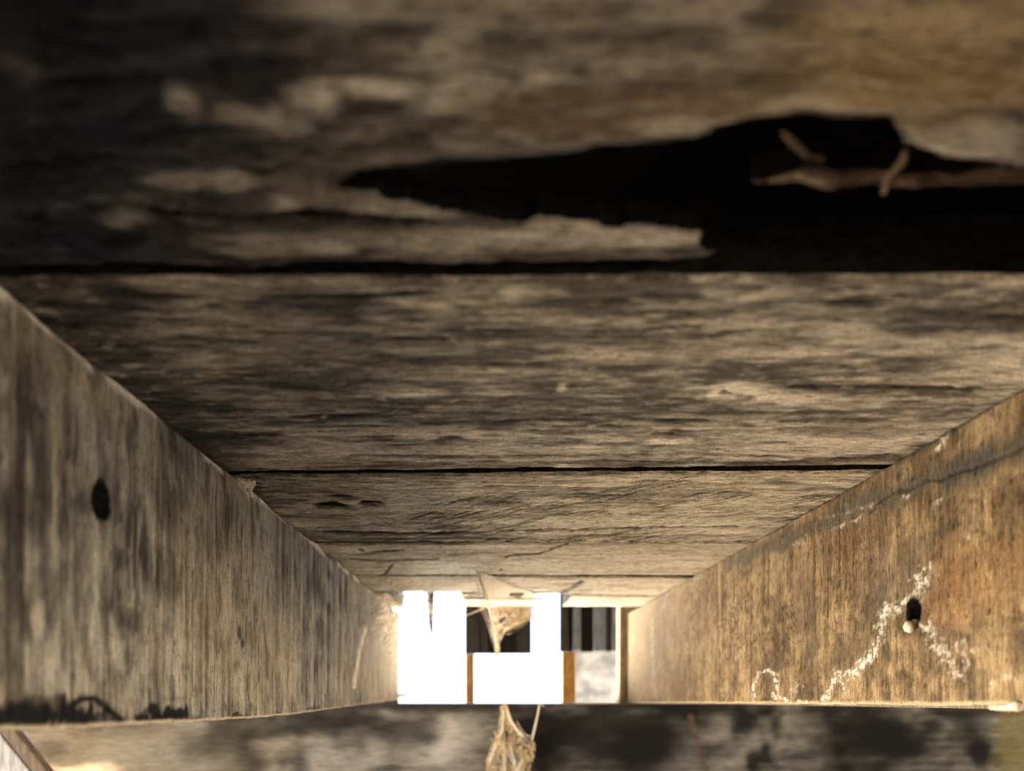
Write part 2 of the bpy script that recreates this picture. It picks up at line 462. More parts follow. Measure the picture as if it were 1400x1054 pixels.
front = np.stack([X, Y, Zs], -1)[::-1]; back = np.stack([X, Y, np.full_like(X, H + .016)], -1)[::-1]
sp = slab('splinter', X[::-1], Y[::-1], front, back, c[::-1], np.array((.02, .012, .01)), M_plank, None, None, (float(xs.mean()), .265, H))
sp.parent = rot; sp.location = sp.location - rot.location
# loose fibres across the hole
for pts, rd, mt in ((((1070, 180), (1085, 195), (1102, 212), (1125, 218)), .0008, M_edge),
                    (((1238, 205), (1234, 222), (1215, 240), (1208, 264)), .0011, M_edge)):
    bm = bmesh.new()
    P = [at(px, py, FP * (H + .003) / (VY - py)) for px, py in pts]
    tube_bm(bm, [p - Vector((P[0].x, P[0].y, H)) for p in P], [rd * (1.3 if i == 1 else .8) for i in range(len(P))], 6)
    o = bm_obj('fibre', bm, mt, rot, (P[0].x, P[0].y, H), True)
    o.location = o.location - rot.location

# --- second board
def m2(X, Y, c, r):
    for px, py, rx, ry, a in ((1010, 538, 55, 12, 1.2), (1060, 545, 50, 8, .8), (560, 536, 40, 8, 1.0), (915, 604, 26, 4, 1.6), (565, 596, 28, 8, 1.0), (150, 455, 28, 7, .9),
                              (205, 512, 30, 9, .8), (770, 637, 12, 3, 1.4), (768, 530, 6, 5, 1.0), (700, 400, 12, 7, .5), (1150, 450, 60, 20, .4), (690, 400, 60, 8, .3),
                              (1390, 480, 40, 20, .5), (500, 590, 60, 9, .3), (1100, 590, 200, 12, .25), (700, 620, 300, 10, .35), (1300, 470, 60, 14, .35)):
        c = mix(c, (.88, .76, .57), min(1, .9 * a) * mk(X, Y, px, py, rx, ry, 2, rag=.75, soft=.5, fu=70, fv=200))
    for px, py, rx, ry, a in ((440, 468, 260, 16, .6), (760, 458, 140, 12, .55), (1000, 465, 180, 14, .4), (1320, 440, 160, 20, .5), (800, 500, 140, 8, .5), (640, 575, 120, 12, .5),
                              (860, 560, 80, 18, .5), (300, 590, 60, 12, .4), (500, 575, 100, 7, .6), (680, 585, 25, 4, .8), (1200, 590, 120, 6, .4), (380, 520, 160, 14, .4),
                              (1170, 505, 160, 10, .35), (330, 560, 120, 14, .5), (960, 570, 90, 20, .25)):
        c = mix(c, (.04, .033, .027), .85 * a * mk(X, Y, px, py, rx, ry, 9, rag=.9, soft=.6, fu=40, fv=180))
    for pts, w, a in ((((1080, 531), (1200, 530), (1340, 532)), 2.2, .9), (((480, 622), (700, 625), (950, 620), (1200, 628)), 1.3, .6), (((800, 630), (1000, 634), (1190, 630)), 1.2, .6),
                      (((330, 640), (600, 636), (760, 640)), 1.5, .4), (((990, 534), (1000, 541), (1030, 545)), 2, .8), (((1130, 632), (1160, 627), (1215, 622)), 2.5, .9)):
        k = ml(X, Y, pts, w, 4, rag=.9, warp=.003)
        c = mix(c, (.02, .016, .012), a * k); r = r - k * a * .0025
    joist_shade = 1 - sst(.012, .055, X - XL + .07 * (Y - .45) + .03 * (fbm(X * 30, Y * 60, 7, 4) - .5) * 2)  # joist's shadow on this board, darkened further in the colour
    c = mix(c, (.022, .019, .017), .8 * joist_shade * sst(.2, .4, fbm(X * 60, Y * 150, 17, 4)))
    sp_ = sst(.69, .78, fbm(X * 90, Y * 230, 19, 4)) * sst(.4, .6, fbm(X * 12, Y * 24, 2, 3))
    c = mix(c, (.80, .68, .50), .4 * sp_)
    c = mix(c, (.30, .22, .12), .45 * sst(.52, .60, Y) * sst(.35, .6, fbm(X * 5, Y * 30, 6, 3)))
    return c, r
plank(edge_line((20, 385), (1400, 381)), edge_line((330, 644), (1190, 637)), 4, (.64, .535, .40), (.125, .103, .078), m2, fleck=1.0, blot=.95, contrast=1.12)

# --- third board
def m3(X, Y, c, r):
    # slanting saw marks
    a = (X * .72 + Y * .69)
    sw = fbm(a * 260, (X - Y) * 14, 5, 3)
    z = sst(.42, .58, fbm(X * 6, Y * 14, 3, 3))
    k = sst(.54, .68, sw) * z
    c = mix(c, (.055, .042, .03), .8 * k); r = r - k * .0010
    for px, py, rx, ry, al in ((485, 689, 34, 4, 1.2), (455, 684, 26, 7, .0), (760, 684, 40, 4, .8), (590, 727, 40, 2, .8), (1010, 690, 80, 10, .3), (900, 715, 200, 10, .4)):
        if al: c = mix(c, (.85, .73, .54), .85 * al * mk(X, Y, px, py, rx, ry, 2, rag=.9))
    for px, py, rx, ry, al in ((460, 680, 20, 6, .9), (505, 689, 16, 3, 1.1), (450, 692, 24, 3.5, 1.1), (390, 668, 60, 12, .5), (900, 675, 120, 10, .4), (420, 730, 90, 6, .5), (760, 700, 50, 6, .3)):
        k = mk(X, Y, px, py, rx, ry, 6, rag=.9)
        c = mix(c, (.012, .01, .008), np.clip(al * k, 0, 1)); r = r - k * al * .003
    for pts, w, al in ((((440, 728), (560, 730), (700, 727), (830, 723), (1010, 720)), 1.0, .9), (((440, 738), (620, 736), (800, 739)), 1.2, .6)):
        k = ml(X, Y, pts, w, 4, rag=.8, warp=.003)
        c = mix(c, (.02, .016, .012), al * k); r = r - k * .002
    return c, r
plank(edge_line((330, 653), (1190, 646)), edge_line((440, 741), (1025, 741.3)), 7, (.74, .61, .435), (.19, .15, .105), m3, fleck=.7, blot=.5)

# --- fourth board
def m4(X, Y, c, r):
    for pts, w, al in ((((690, 762), (700, 758), (735, 758), (752, 752), (762, 748), (775, 746)), 1.3, 1), (((510, 755), (550, 752)), .9, .8), (((525, 785), (535, 772)), 1.0, .6), (((640, 776), (648, 779)), 1.5, .6),
                      (((450, 760), (520, 768), (600, 764)), .8, .35)):
        k = ml(X, Y, pts, w, 5, rag=.9, warp=.004)
        c = mix(c, (.03, .022, .015), al * k); r = r - k * .002
    for px, py, rx, ry in ((495, 752, 4, 2.5), (562, 769, 4, 1.8), (685, 779, 3, 1.5), (602, 747, 2, 1)):
        c = mix(c, (.02, .016, .012), mk(X, Y, px, py, rx, ry, 6, rag=.6))
    c = mix(c, (.90, .80, .62), .9 * mk(X, Y, 605, 776, 60, 9, 6, rag=.5))  # bright glow near the opening, painted into the board colour
    return c, r
plank(edge_line((440, 744.6), (1025, 743.4)), edge_line((510, 786), (935, 786)), 10, (.70, .58, .41), (.40, .32, .21), m4, fleck=.3, blot=.5, wob=.0022)

def m5(X, Y, c, r):
    k = ml(X, Y, [(758, 816), (770, 810), (783, 803), (795, 796)], 4, 5, rag=1.2, warp=.01)
    c = mix(c, (.05, .035, .022), .9 * k)
    k = ml(X, Y, [(655, 782), (662, 795)], 2, 6, rag=.8)
    c = mix(c, (.12, .08, .05), .7 * k)
    return c, r
plank(edge_line((510, 787.2), (935, 791)), edge_line((545, 809), (890, 814)), 13, (.72, .60, .42), (.42, .335, .22), m5, fleck=.3, blot=.5, wob=.003)
# short ends of the last board, with daylight between them
for a, b, s in ((480, 551, 14), (636, 726, 15), (769, 905, 17)):
    yb = ceil_pt(0, 829)[1]
    plank(edge_line((545, 811), (890, 815.5)), lambda x: x * 0 + ceil_pt(0, 829)[1], s, (.56, .46, .33), (.36, .28, .19), None, fleck=.3, blot=.5,
          xlo=(a - VX) / FP * yb, xhi=(b - VX) / FP * yb)
# boards behind the eye
for y0_, y1_ in ((-.12, .155), (-.42, -.13), (-.73, -.43), (-1.0, -.74)):
    plank(lambda x, a=y0_: x * 0 + a, lambda x, a=y1_: x * 0 + a, 5, (.30, .24, .17), (.10, .08, .06), None, step=.02)
bm = bmesh.new()
box_bm(bm, ((ROOF_L + ROOF_R) / 2, (-1.01 + ROOF_B) / 2, H + .014), (PX1 - PX0, -1.01 - ROOF_B, .028))
bm_obj('subfloor', bm, M_dark, ceiling)

# ------------------------------------------------------------------ joists
def joist(side, bottom, colf, y0, y1, bev_t, bev_b, fine0):
    xj = XL if side < 0 else XR
    ys = np.concatenate([np.linspace(y0, fine0, 20, endpoint=False), np.arange(fine0, y1, .0014)])
    ts = np.linspace(0, 1, 150)
    Yb = bottom(ys) + .0009 * (fbm(ys * 40, ys * 0 + 3, 4, 4) - .5) * 2
    top = H - .0015
    Y = np.repeat(ys[:, None], 150, 1); Z = Yb[:, None] * (1 - ts) + top * ts
    c, r = colf(Y, Z, Yb[:, None], top)
    def bevel(e, rb):
        return rb - np.sqrt(np.clip(rb * rb - np.clip(rb - e, 0, rb) ** 2, 0, None))
    wv = fbm(Y * 18, Z * 0 + side, 6, 4)
    dep = bevel(Z - Yb[:, None], bev_b * (.5 + wv)) + bevel(top - Z, bev_t * (.2 + 1.6 * wv)) - r
    inward = -side
    X = xj + side * dep
    Xb = xj + side * .062
    front = np.stack([X, Y, Z], -1); back = np.stack([np.full_like(X, Xb), Y, Z], -1)
    if side > 0:
        front = front[::-1]; back = back[::-1]; c = c[::-1]; Y = Y[::-1]; Z = Z[::-1]
    o = slab('floor_joist', Y, Z, front, back, c, np.array((.22, .17, .11), np.float32), M_joist, None, None, (xj, float(y0), float(np.min(Yb))))
    o.location.z += ZC
    return o

def jm(Y, Z, px, py, rx, ry, s, xj, **k):
    c = joist_pt(px, py, xj); y = c[0]
    return blob(Y, Z, c, rx * y * y / (FP * abs(xj)), ry * y / FP, s, **dict(dict(fu=90, fv=60), **k))
def jl(Y, Z, pts, w, s, xj, **k):
    q = [joist_pt(*p, xj) for p in pts]; y = q[len(q) // 2][0]; st = y / abs(xj)
    kk = dict(dict(fu=150, fv=150), **k)
    return line(Y / st, Z, [(a / st, b) for a, b in q], w * y / FP, s, **dict(kk, fu=kk['fu'] * st))

lb_y = [.15, .316, .4226, .638, .777, 1.044, 1.59, 1.7]; lb_z = [-.016, -.0178, -.0207, -.0249, -.0264, -.0248, -.0226, -.0226]
def left_cols(Y, Z, Yb, top):
    streak = fbm(Y * 330, Z * 9, 2, 4)
    streak2 = fbm(Y * 90, Z * 7 + 3, 5, 4)
    bl = fbm(Y * 22, Z * 14, 9, 4)
    bl2 = fbm(Y * 55, Z * 38, 13, 4)
    t = np.clip(.52 + (streak - .5) * 1.0 + (streak2 - .5) * 1.5 + (bl - .5) * 1.5 + (bl2 - .5) * 1.1, 0, 1)
    c = np.zeros(Y.shape + (3,), np.float32); c[...] = (.045, .038, .030)
    c = mix(c, (.255, .225, .175), t)
    c = mix(c, (.26, .195, .12), .5 * sst(.45, .65, fbm(Y * 8, Z * 10, 3, 3)))
    bl3 = fbm(Y * 110, Z * 55, 18, 4)
    c = mix(c, (.05, .041, .032), .55 * sst(.52, .68, bl3)); c = mix(c, (.36, .31, .24), .35 * sst(.56, .70, fbm(Y * 95, Z * 42, 20, 4)))
    # sharper dark saw lines
    sl = sst(.64, .74, fbm(Y * 260 + 7, Z * 5, 8, 3)) * sst(.4, .62, fbm(Y * 9, Z * 12, 15, 3))
    c = mix(c, (.045, .035, .026), .7 * sl)
    pale = sst(.66, .78, fbm(Y * 200 + 3, Z * 12, 11, 3))
    c = mix(c, (.46, .39, .29), .4 * pale)
    r = (streak - .5) * .0012 + (bl2 - .5) * .001 - sl * .0007
    xj = XL
    # frayed pale arris under the boards
    e = top - Z
    fr = 1 - sst(.0050, .0105, e + .014 * (fbm(Y * 35, Z * 20, 4, 4) - .5))
    c = mix(c, (.74, .65, .51), .95 * fr * sst(.36, .50, fbm(Y * 30, Z * 0, 10, 3)))
    # dark stains along the foot
    for px, py, rx, ry, a in ((30, 985, 60, 22, 1), (90, 975, 50, 16, 1), (60, 965, 40, 14, .7), (135, 985, 34, 14, .8), (225, 982, 34, 10, 1.1), (212, 974, 8, 9, 1), (232, 972, 6, 8, 1), (250, 976, 9, 10, 1),
                              (205, 970, 8, 7, .8), (330, 982, 16, 4, 1), (322, 977, 4, 4, .9), (380, 976, 6, 3, .9), (430, 968, 10, 3, .6), (265, 984, 20, 5, .7)):
        c = mix(c, (.007, .006, .005), min(a, 1) * jm(Y, Z, px, py, rx, ry, 5, xj, rag=.9, soft=.35, fu=240, fv=110))
    k = jl(Y, Z, [(92, 988), (98, 966), (112, 955), (130, 955), (148, 968), (165, 984), (170, 990)], 4.5, 7, xj, rag=.4)
    c = mix(c, (.006, .005, .004), k)
    # knots, smudges and splits
    for px, py, rx, ry, a in ((40, 690, 32, 40, .65), (20, 720, 26, 30, .6), (112, 690, 10, 14, .6), (195, 735, 4, 28, .8), (165, 850, 8, 26, .6), (42, 840, 12, 26, .7), (70, 830, 8, 40, .5), (30, 500, 60, 40, .4), (100, 470, 20, 40, .4),
                              (60, 740, 6, 60, .6), (105, 800, 6, 60, .5), (180, 850, 14, 16, .6), (218, 790, 6, 40, .5), (230, 860, 10, 16, .4), (450, 785, 2, 6, .9), (450, 832, 2.5, 9, .9), (327, 866, 2.5, 8, .9), (332, 880, 2.5, 7, .9),
                              (205, 948, 3, 10, .8), (240, 955, 14, 4, .4), (310, 735, 4, 50, .7), (285, 740, 6, 30, .4), (420, 790, 3, 30, .5), (15, 600, 10, 90, .4), (0, 880, 16, 50, .5)):
        c = mix(c, (.03, .024, .019), a * jm(Y, Z, px, py, rx, ry, 12, xj, rag=.7, soft=.5, fu=120, fv=50))
    for px, py, rx, ry, a in ((52, 850, 9, 30, .7), (80, 560, 12, 60, .35), (120, 590, 14, 70, .35), (240, 890, 20, 40, .3), (310, 820, 8, 50, .5), (395, 870, 20, 60, .3)):
        c = mix(c, (.44, .37, .27), a * jm(Y, Z, px, py, rx, ry, 3, xj, rag=.6, soft=.6, fv=30))
    # pale run, and a paler far end
    c = mix(c, (.48, .38, .25), .55 * sst(1.0, 1.5, Y + .25 * (fbm(Y * 10, Z * 20, 3, 3) - .5)))
    c = mix(c, (.66, .54, .38), .7 * jl(Y, Z, [(500, 860), (492, 890), (484, 940)], 2, 5, xj))
    for px, py, rx, ry, a in ((522, 790, 9, 5, .9), (552, 895, 2, 8, .8), (549, 925, 2, 6, .8)):
        c = mix(c, (.08, .055, .035), a * jm(Y, Z, px, py, rx, ry, 3, xj, rag=.5))
    # bored hole
    hole = jm(Y, Z, 139, 686, 11.5, 25, 14, xj, rag=.35, soft=.3)
    c = mix(c, (.008, .007, .006), sst(.02, .2, hole)); r = r - sst(.4, .9, hole) * .012
    foot = 1 - sst(.0006, .0028, Z - Yb + .001 * (fbm(Y * 120, Z * 0, 4, 3) - .5))
    c = mix(c, (.50, .39, .25), .85 * foot)
    return c, r
jl_o = joist(-1, lambda y: np.interp(y, lb_y, lb_z), left_cols, .15, 1.66, .008, .0022, .29)
tag(jl_o, 'grey sawn joist on the left with dark mould stains along its foot', 'joist')

rb_y = [.15, .43, 1.0, 1.71, 1.8]; rb_z = [-.0085, -.0098, -.0185, -.0312, -.0312]
def right_cols(Y, Z, Yb, top):
    xj = XR
    streak = fbm(Y * 420, Z * 10, 4, 4)
    s2 = fbm(Y * 120, Z * 8, 1, 4)
    bl = fbm(Y * 11, Z * 14, 6, 4)
    bl2 = fbm(Y * 60, Z * 60, 10, 4)
    bl3 = fbm(Y * 150, Z * 170, 12, 4)
    t = np.clip(.5 + (streak - .5) * .8 + (s2 - .5) * .8 + (bl - .5) * 1.5 + (bl2 - .5) * 1.2 + (bl3 - .5) * .9, 0, 1)
    c = np.zeros(Y.shape + (3,), np.float32); c[...] = (.085, .056, .029)
    c = mix(c, (.30, .206, .108), t)
    sl = sst(.65, .75, fbm(Y * 330 + 7, Z * 8, 8, 3)) * sst(.4, .62, fbm(Y * 12, Z * 16, 15, 3))
    c = mix(c, (.06, .038, .02), .65 * sl)
    r = (streak - .5) * .0010 + (bl2 - .5) * .0014 + (bl3 - .5) * .0014 - sl * .0006
    pit = sst(.57, .68, fbm(Y * 170, Z * 260, 14, 3)) * sst(.45, .6, fbm(Y * 14, Z * 18, 2, 3))
    c = mix(c, (.07, .045, .026), .6 * pit); r = r - pit * .0008
    # old orange-brown heart towards the eye
    c = mix(c, (.22, .115, .045), .55 * jm(Y, Z, 1330, 790, 80, 60, 3, xj, rag=.6, soft=.7, fu=30, fv=40))
    c = mix(c, (.15, .08, .04), .5 * jm(Y, Z, 1350, 760, 70, 16, 6, xj, rag=.7, soft=.7))
    c = mix(c, (.17, .10, .05), .5 * jm(Y, Z, 1140, 730, 60, 60, 5, xj, rag=.7, soft=.7, fu=30))
    c = mix(c, (.13, .10, .07), .5 * jm(Y, Z, 1220, 800, 40, 40, 7, xj, rag=.8, soft=.7, fu=40))
    # grey weathered band under the boards
    band = jl(Y, Z, [(1000, 770), (1080, 735), (1180, 690), (1290, 650), (1340, 640), (1420, 605)], 17, 4, xj, rag=.8, fu=60, fv=60, warp=.01)
    c = mix(c, (.085, .068, .046), .8 * band)
    d2 = jm(Y, Z, 1330, 634, 34, 18, 4, xj, rag=.7)
    c = mix(c, (.055, .05, .044), .8 * d2)
    k = jl(Y, Z, [(1190, 700), (1220, 675), (1280, 655), (1340, 640), (1400, 612)], 2.2, 9, xj, rag=.9, warp=.006)
    c = mix(c, (.03, .025, .02), .8 * k); r = r - k * .0015
    k = jl(Y, Z, [(1240, 850), (1275, 760), (1276, 735)], 1.5, 9, xj, rag=.9)
    c = mix(c, (.05, .035, .02), .5 * k)
    # dark shoulders around the salts
    for px, py, rx, ry, a in ((1180, 880, 30, 40, .4), (1100, 830, 14, 60, .45), (1115, 870, 10, 40, .4), (1055, 905, 30, 14, .5), (1150, 900, 20, 30, .4), (1395, 870, 8, 20, .8), (1330, 950, 6, 14, .6), (1300, 870, 60, 30, .35),
                              (990, 812, 3, 8, .9), (1000, 870, 3, 16, .6), (960, 860, 10, 30, .3)):
        c = mix(c, (.07, .05, .032), a * jm(Y, Z, px, py, rx, ry, 11, xj, rag=.8, soft=.6))
    # white salts along cracks
    salt = np.zeros_like(Y)
    grit = sst(.44, .60, fbm(Y * 240, Z * 420, 5, 4, .65))
    for pts, w, a in ((((1128, 955), (1140, 935), (1152, 922), (1165, 925), (1175, 915), (1188, 898), (1197, 880), (1203, 862), (1207, 846), (1217, 838)), 5.5, 1.0),
                      (((1205, 850), (1212, 832), (1230, 830), (1245, 828), (1252, 812), (1258, 795), (1266, 782)), 9, .8),
                      (((1140, 915), (1152, 935), (1155, 945)), 2.5, .8),
                      (((1266, 850), (1272, 872), (1290, 892), (1305, 912), (1318, 924)), 8, .65),
                      (((1312, 880), (1324, 910)), 8, .45), (((1358, 935), (1375, 925), (1385, 930)), 4, .4),
                      (((1032, 962), (1031, 935), (1038, 920), (1050, 917), (1058, 920), (1064, 940), (1066, 955)), 2.6, 1.0),
                      (((1058, 950), (1068, 958), (1078, 962)), 4, 1.0), (((1085, 945), (1092, 935)), 3, .5), (((1090, 961), (1160, 963)), 2.5, .9),
                      (((1282, 612), (1290, 598), (1294, 590)), 6, 1.0), (((1235, 680), (1244, 675)), 4, .8), (((1278, 690), (1286, 680)), 4, .7), (((1140, 722), (1180, 705)), 2.5, .7), (((1130, 708), (1200, 690)), 2.5, .35),
                      (((1085, 745), (1100, 735)), 2.5, .5), (((1320, 720), (1322, 735)), 2, .6), (((893, 880), (893, 930), (897, 955)), 2.5, .55), (((891, 845), (892, 900)), 3, .8), (((910, 812), (908, 830)), 4, .8), (((955, 778), (950, 795)), 5, .5),
                      (((900, 820), (925, 800)), 2.5, .8)):
        salt = np.maximum(salt, a * jl(Y, Z, pts, w * .85, 6, xj, rag=1.6, warp=.006, soft=.7, fu=150, fv=230))
    salt *= (.06 + .94 * grit)
    c = mix(c, (.62, .55, .45), np.clip(salt, 0, 1)); r = r + salt * .0012
    c = mix(c, (.145, .105, .06), .7 * sst(.9, 1.4, Y + .3 * (fbm(Y * 8, Z * 18, 3, 3) - .5)))
    hole = jm(Y, Z, 1249, 840, 9.5, 18, 14, xj, rag=.25, soft=.3)
    c = mix(c, (.008, .007, .006), sst(.02, .2, hole)); r = r - sst(.4, .9, hole) * .012
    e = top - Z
    c = mix(c, (.04, .03, .02), .8 * (1 - sst(.0008, .003, e + .003 * (fbm(Y * 60, Z * 0, 3, 3) - .5))))  # shade of the thin gap under the boards, painted along the top edge
    foot = 1 - sst(.0008, .0035, Z - Yb + .0015 * (fbm(Y * 120, Z * 0, 4, 3) - .5))
    c = mix(c, (.52, .40, .25), .8 * foot)
    return c, r
jr_o = joist(1, lambda y: np.interp(y, rb_y, rb_z), right_cols, .15, 1.71, .0015, .0022, .40)
tag(jr_o, 'brown sawn joist on the right with white salt veins around a hole', 'joist')

# ------------------------------------------------------------------ the beam that carries the joists
BY = 1.62
def beam_cols(X, Z):
    g = fbm(X * 5, Z * 110, 3, 4); b = fbm(X * 9, Z * 14, 8, 4); b2 = fbm(X * 26, Z * 40, 14, 4)
    t = np.clip(.5 + (g - .5) * 1.0 + (b - .5) * 1.3 + (b2 - .5) * 1.0, 0, 1)
    c = np.zeros(X.shape + (3,), np.float32); c[...] = (.055, .048, .038)
    c = mix(c, (.22, .197, .16), t)
    def bb(px, py, rx, ry, s=4, **k):
        p = at(px, py, BY); return blob(X, Z, (p.x, p.z), rx * BY / FP, ry * BY / FP, s, **dict(dict(fu=14, fv=18, rag=.6, soft=.5), **k))
    c = mix(c, (.10, .073, .038), .8 * bb(150, 1030, 190, 40, 6))
    c = mix(c, (.45, .34, .2), .9 * bb(120, 1056, 45, 11, 3))
    c = mix(c, (.15, .135, .105), .7 * bb(230, 1030, 90, 26, 7)); c = mix(c, (.36, .325, .27), .8 * bb(590, 1010, 70, 34, 3)); c = mix(c, (.19, .175, .15), .7 * bb(455, 1040, 50, 22, 5))
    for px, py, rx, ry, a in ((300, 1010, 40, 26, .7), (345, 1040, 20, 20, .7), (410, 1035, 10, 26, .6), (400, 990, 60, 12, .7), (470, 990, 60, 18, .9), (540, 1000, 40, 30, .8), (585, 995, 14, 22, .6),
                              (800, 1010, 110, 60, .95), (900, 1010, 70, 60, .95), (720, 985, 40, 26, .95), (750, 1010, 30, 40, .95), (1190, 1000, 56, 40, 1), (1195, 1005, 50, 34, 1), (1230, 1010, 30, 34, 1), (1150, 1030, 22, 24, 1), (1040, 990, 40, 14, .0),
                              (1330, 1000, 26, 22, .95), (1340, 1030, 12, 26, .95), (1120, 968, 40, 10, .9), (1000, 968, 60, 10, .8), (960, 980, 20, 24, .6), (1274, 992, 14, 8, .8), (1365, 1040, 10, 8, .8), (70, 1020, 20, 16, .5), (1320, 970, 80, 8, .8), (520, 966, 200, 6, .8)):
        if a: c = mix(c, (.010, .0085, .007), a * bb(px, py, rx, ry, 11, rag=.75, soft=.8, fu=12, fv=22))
    def bl_(pts, w, s): 
        q = [at(px, py, BY) for px, py in pts]
        return line(X, Z, [(p.x, p.z) for p in q], w * BY / FP, s, fu=16, fv=16, rag=.5)
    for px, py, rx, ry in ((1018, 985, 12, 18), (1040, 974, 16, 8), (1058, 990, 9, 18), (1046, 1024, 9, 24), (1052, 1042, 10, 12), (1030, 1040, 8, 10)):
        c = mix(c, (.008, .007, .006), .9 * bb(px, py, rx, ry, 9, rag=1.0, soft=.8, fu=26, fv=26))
    c = mix(c, (.10, .055, .035), .8 * bl_([(944, 980), (950, 1005), (960, 1040), (970, 1060)], 3, 4))
    c = mix(c, (.16, .13, .04), .7 * bb(1385, 1025, 22, 50, 6))
    r = (g - .5) * .003 + (b2 - .5) * .003
    return c, r
xs = axis(-1.10, 1.25, .004, ROOF_L - .1, ROOF_R); zt, zb = at(0, 962.5, BY).z, -.30
zs = np.linspace(zb, zt, 70)
X = np.repeat(xs[:, None], 70, 1); Z = np.repeat(zs[None, :], len(xs), 0)
c, r = beam_cols(X, Z)
e = zt - Z; rb = .004
Yf = BY - r + rb - np.sqrt(np.clip(rb * rb - np.clip(rb - e, 0, rb) ** 2, 0, None))
front = np.stack([X, Yf, Z], -1); back = np.stack([X, np.full_like(X, BY + .16), Z], -1)
o = slab('support_beam', X, Z, front, back, c, np.array((.20, .16, .11)), M_beam, None, None, (0.1, BY, zb))
o.location.z += ZC
tag(o, 'heavy cross beam with black stains running under the far ends of both joists', 'beam')
for px_ in (-1.07, 2.50):
    bm = bmesh.new(); box_bm(bm, (0, 0, (ZC + zb) / 2), (.12, .16, ZC + zb), bev=.006)
    p = bm_obj('support_post', bm, M_post, None, (px_, BY + .08, 0))
    tag(p, 'square timber post under the %s end of the stained cross beam, outside the view' % ('left' if px_ < 0 else 'right'), 'post', 'posts under the cross beam')

bm = bmesh.new(); box_bm(bm, (0, 0, 0), (.058, .055, .0095), bev=.0015, jit=.0006)
o = bm_obj('packing_shim', bm, M_dark, None, (XL - .032, 1.65, ZC - .0266))
tag(o, 'thin dark packing shim between the left joist end and the cross beam', 'shim')

# ------------------------------------------------------------------ board leaning in the lower left corner
ly = 1.34
d = (at(40, 1054, ly) - at(0, 1004, ly)).normalized()
a0 = at(0, 1004, ly); nrm = Vector((-d.z, 0, d.x)); nrm = nrm if nrm.x < 0 else -nrm
t0_ = (H - .004 - a0.z) / d.z; t1_ = (-ZC - a0.z) / d.z
ctr = a0 + d * ((t0_ + t1_) / 2) ; Lb = abs(t1_ - t0_)
ang = math.atan2(d.x, d.z)
from mathutils import Euler
root = bpy.data.objects.new('leaning_board', None); COL.objects.link(root); root.location = a0 + d * t1_ + Vector((0, 0, ZC))
tag(root, 'pale grey board with a brown edge leaning across the lower left corner', 'board')
def lean(name, off, w, dep, mt, ext=0):
    bm = bmesh.new()
    R = Euler((0, ang, 0)).to_matrix()
    box_bm(bm, (0, 0, 0), (w, dep, Lb - .12), None, bev=.003)
    for v in bm.verts: v.co = R @ v.co + (ctr - (a0 + d * t1_)) + nrm * off + Vector((0, dep / 2 if dep else 0, 0))
    return bm_obj(name, bm, mt, root)
lean('face_board', .05, .10, .03, M_lean)
lean('edge_strip', -.014, .022, .022, M_leanb)

# ------------------------------------------------------------------ beyond the beam: posts, shutters, stone
def post(px0, px1, y, label):
    w = (px1 - px0) * y / FP
    bm = bmesh.new(); hgt = ZC + .50
    box_bm(bm, (0, 0, hgt / 2), (w, w, hgt), bev=.003)
    o = bm_obj('ochre_post', bm, M_post, None, (at((px0 + px1) / 2, 0, y).x, y, 0))
    tag(o, label, 'post', 'thin posts beyond the beam')
post(636.5, 648.5, 2.20, 'thin ochre post between two white openings, left of the cobweb foot')
post(768, 786, 2.20, 'thin ochre post beside the pale stone slab')
bm = bmesh.new(); box_bm(bm, (0, 0, 0), (1.3, .06, .07), bev=.004)
tag(bm_obj('header_rail', bm, M_post, None, (.12, 2.21, ZC + .535)), 'rail over the thin ochre posts that the shutters hang from', 'rail')

def shutter(boards, y, bot, label):
    root = bpy.data.objects.new('shutter', None); COL.objects.link(root)
    xs_ = [at(b[0], 0, y).x for b in boards]
    root.location = ((at(boards[0][0], 0, y).x + at(boards[-1][1], 0, y).x) / 2, y, ZC + at(0, bot, y).z)
    tag(root, label, 'shutter')
    for p0, p1, mt, dy in boards:
        x0, x1 = at(p0, 0, y).x, at(p1, 0, y).x
        z0 = at(0, bot, y).z; z1 = .50
        bm = bmesh.new(); box_bm(bm, (0, 0, 0), (x1 - x0, .018, z1 - z0), bev=.002)
        bm_obj('board', bm, mt, root, ((x0 + x1) / 2 - root.location.x, dy, (z1 - z0) / 2))
    x0, x1 = at(boards[0][0], 0, y).x, at(boards[-1][1], 0, y).x
    bm = bmesh.new(); box_bm(bm, (0, 0, 0), (x1 - x0, .016, .06), bev=.002)
    bm_obj('batten', bm, M_shutb, root, ((x0 + x1) / 2 - root.location.x, .0165, .50 - at(0, bot, y).z - .05))
shutter([(636, 655, M_shut, 0), (655, 668, M_shut, .004), (668, 681, M_shutb, .008), (681, 706, M_shutb, 0), (706, 726.5, M_shut, .002)], 2.15, 894, 'dark boarded shutter behind the hanging cobweb, between two white openings')
shutter([(765, 777, M_shut, 0), (777, 783, M_shutb, .01), (783, 794, M_shutg, .002), (794, 811, M_shutb, .01), (811, 828, M_shutg, 0), (828, 836, M_shut, .008), (836, 870, M_shutg, .004)], 2.15, 891, 'dark shutter with grey boards above the pale stone slab')
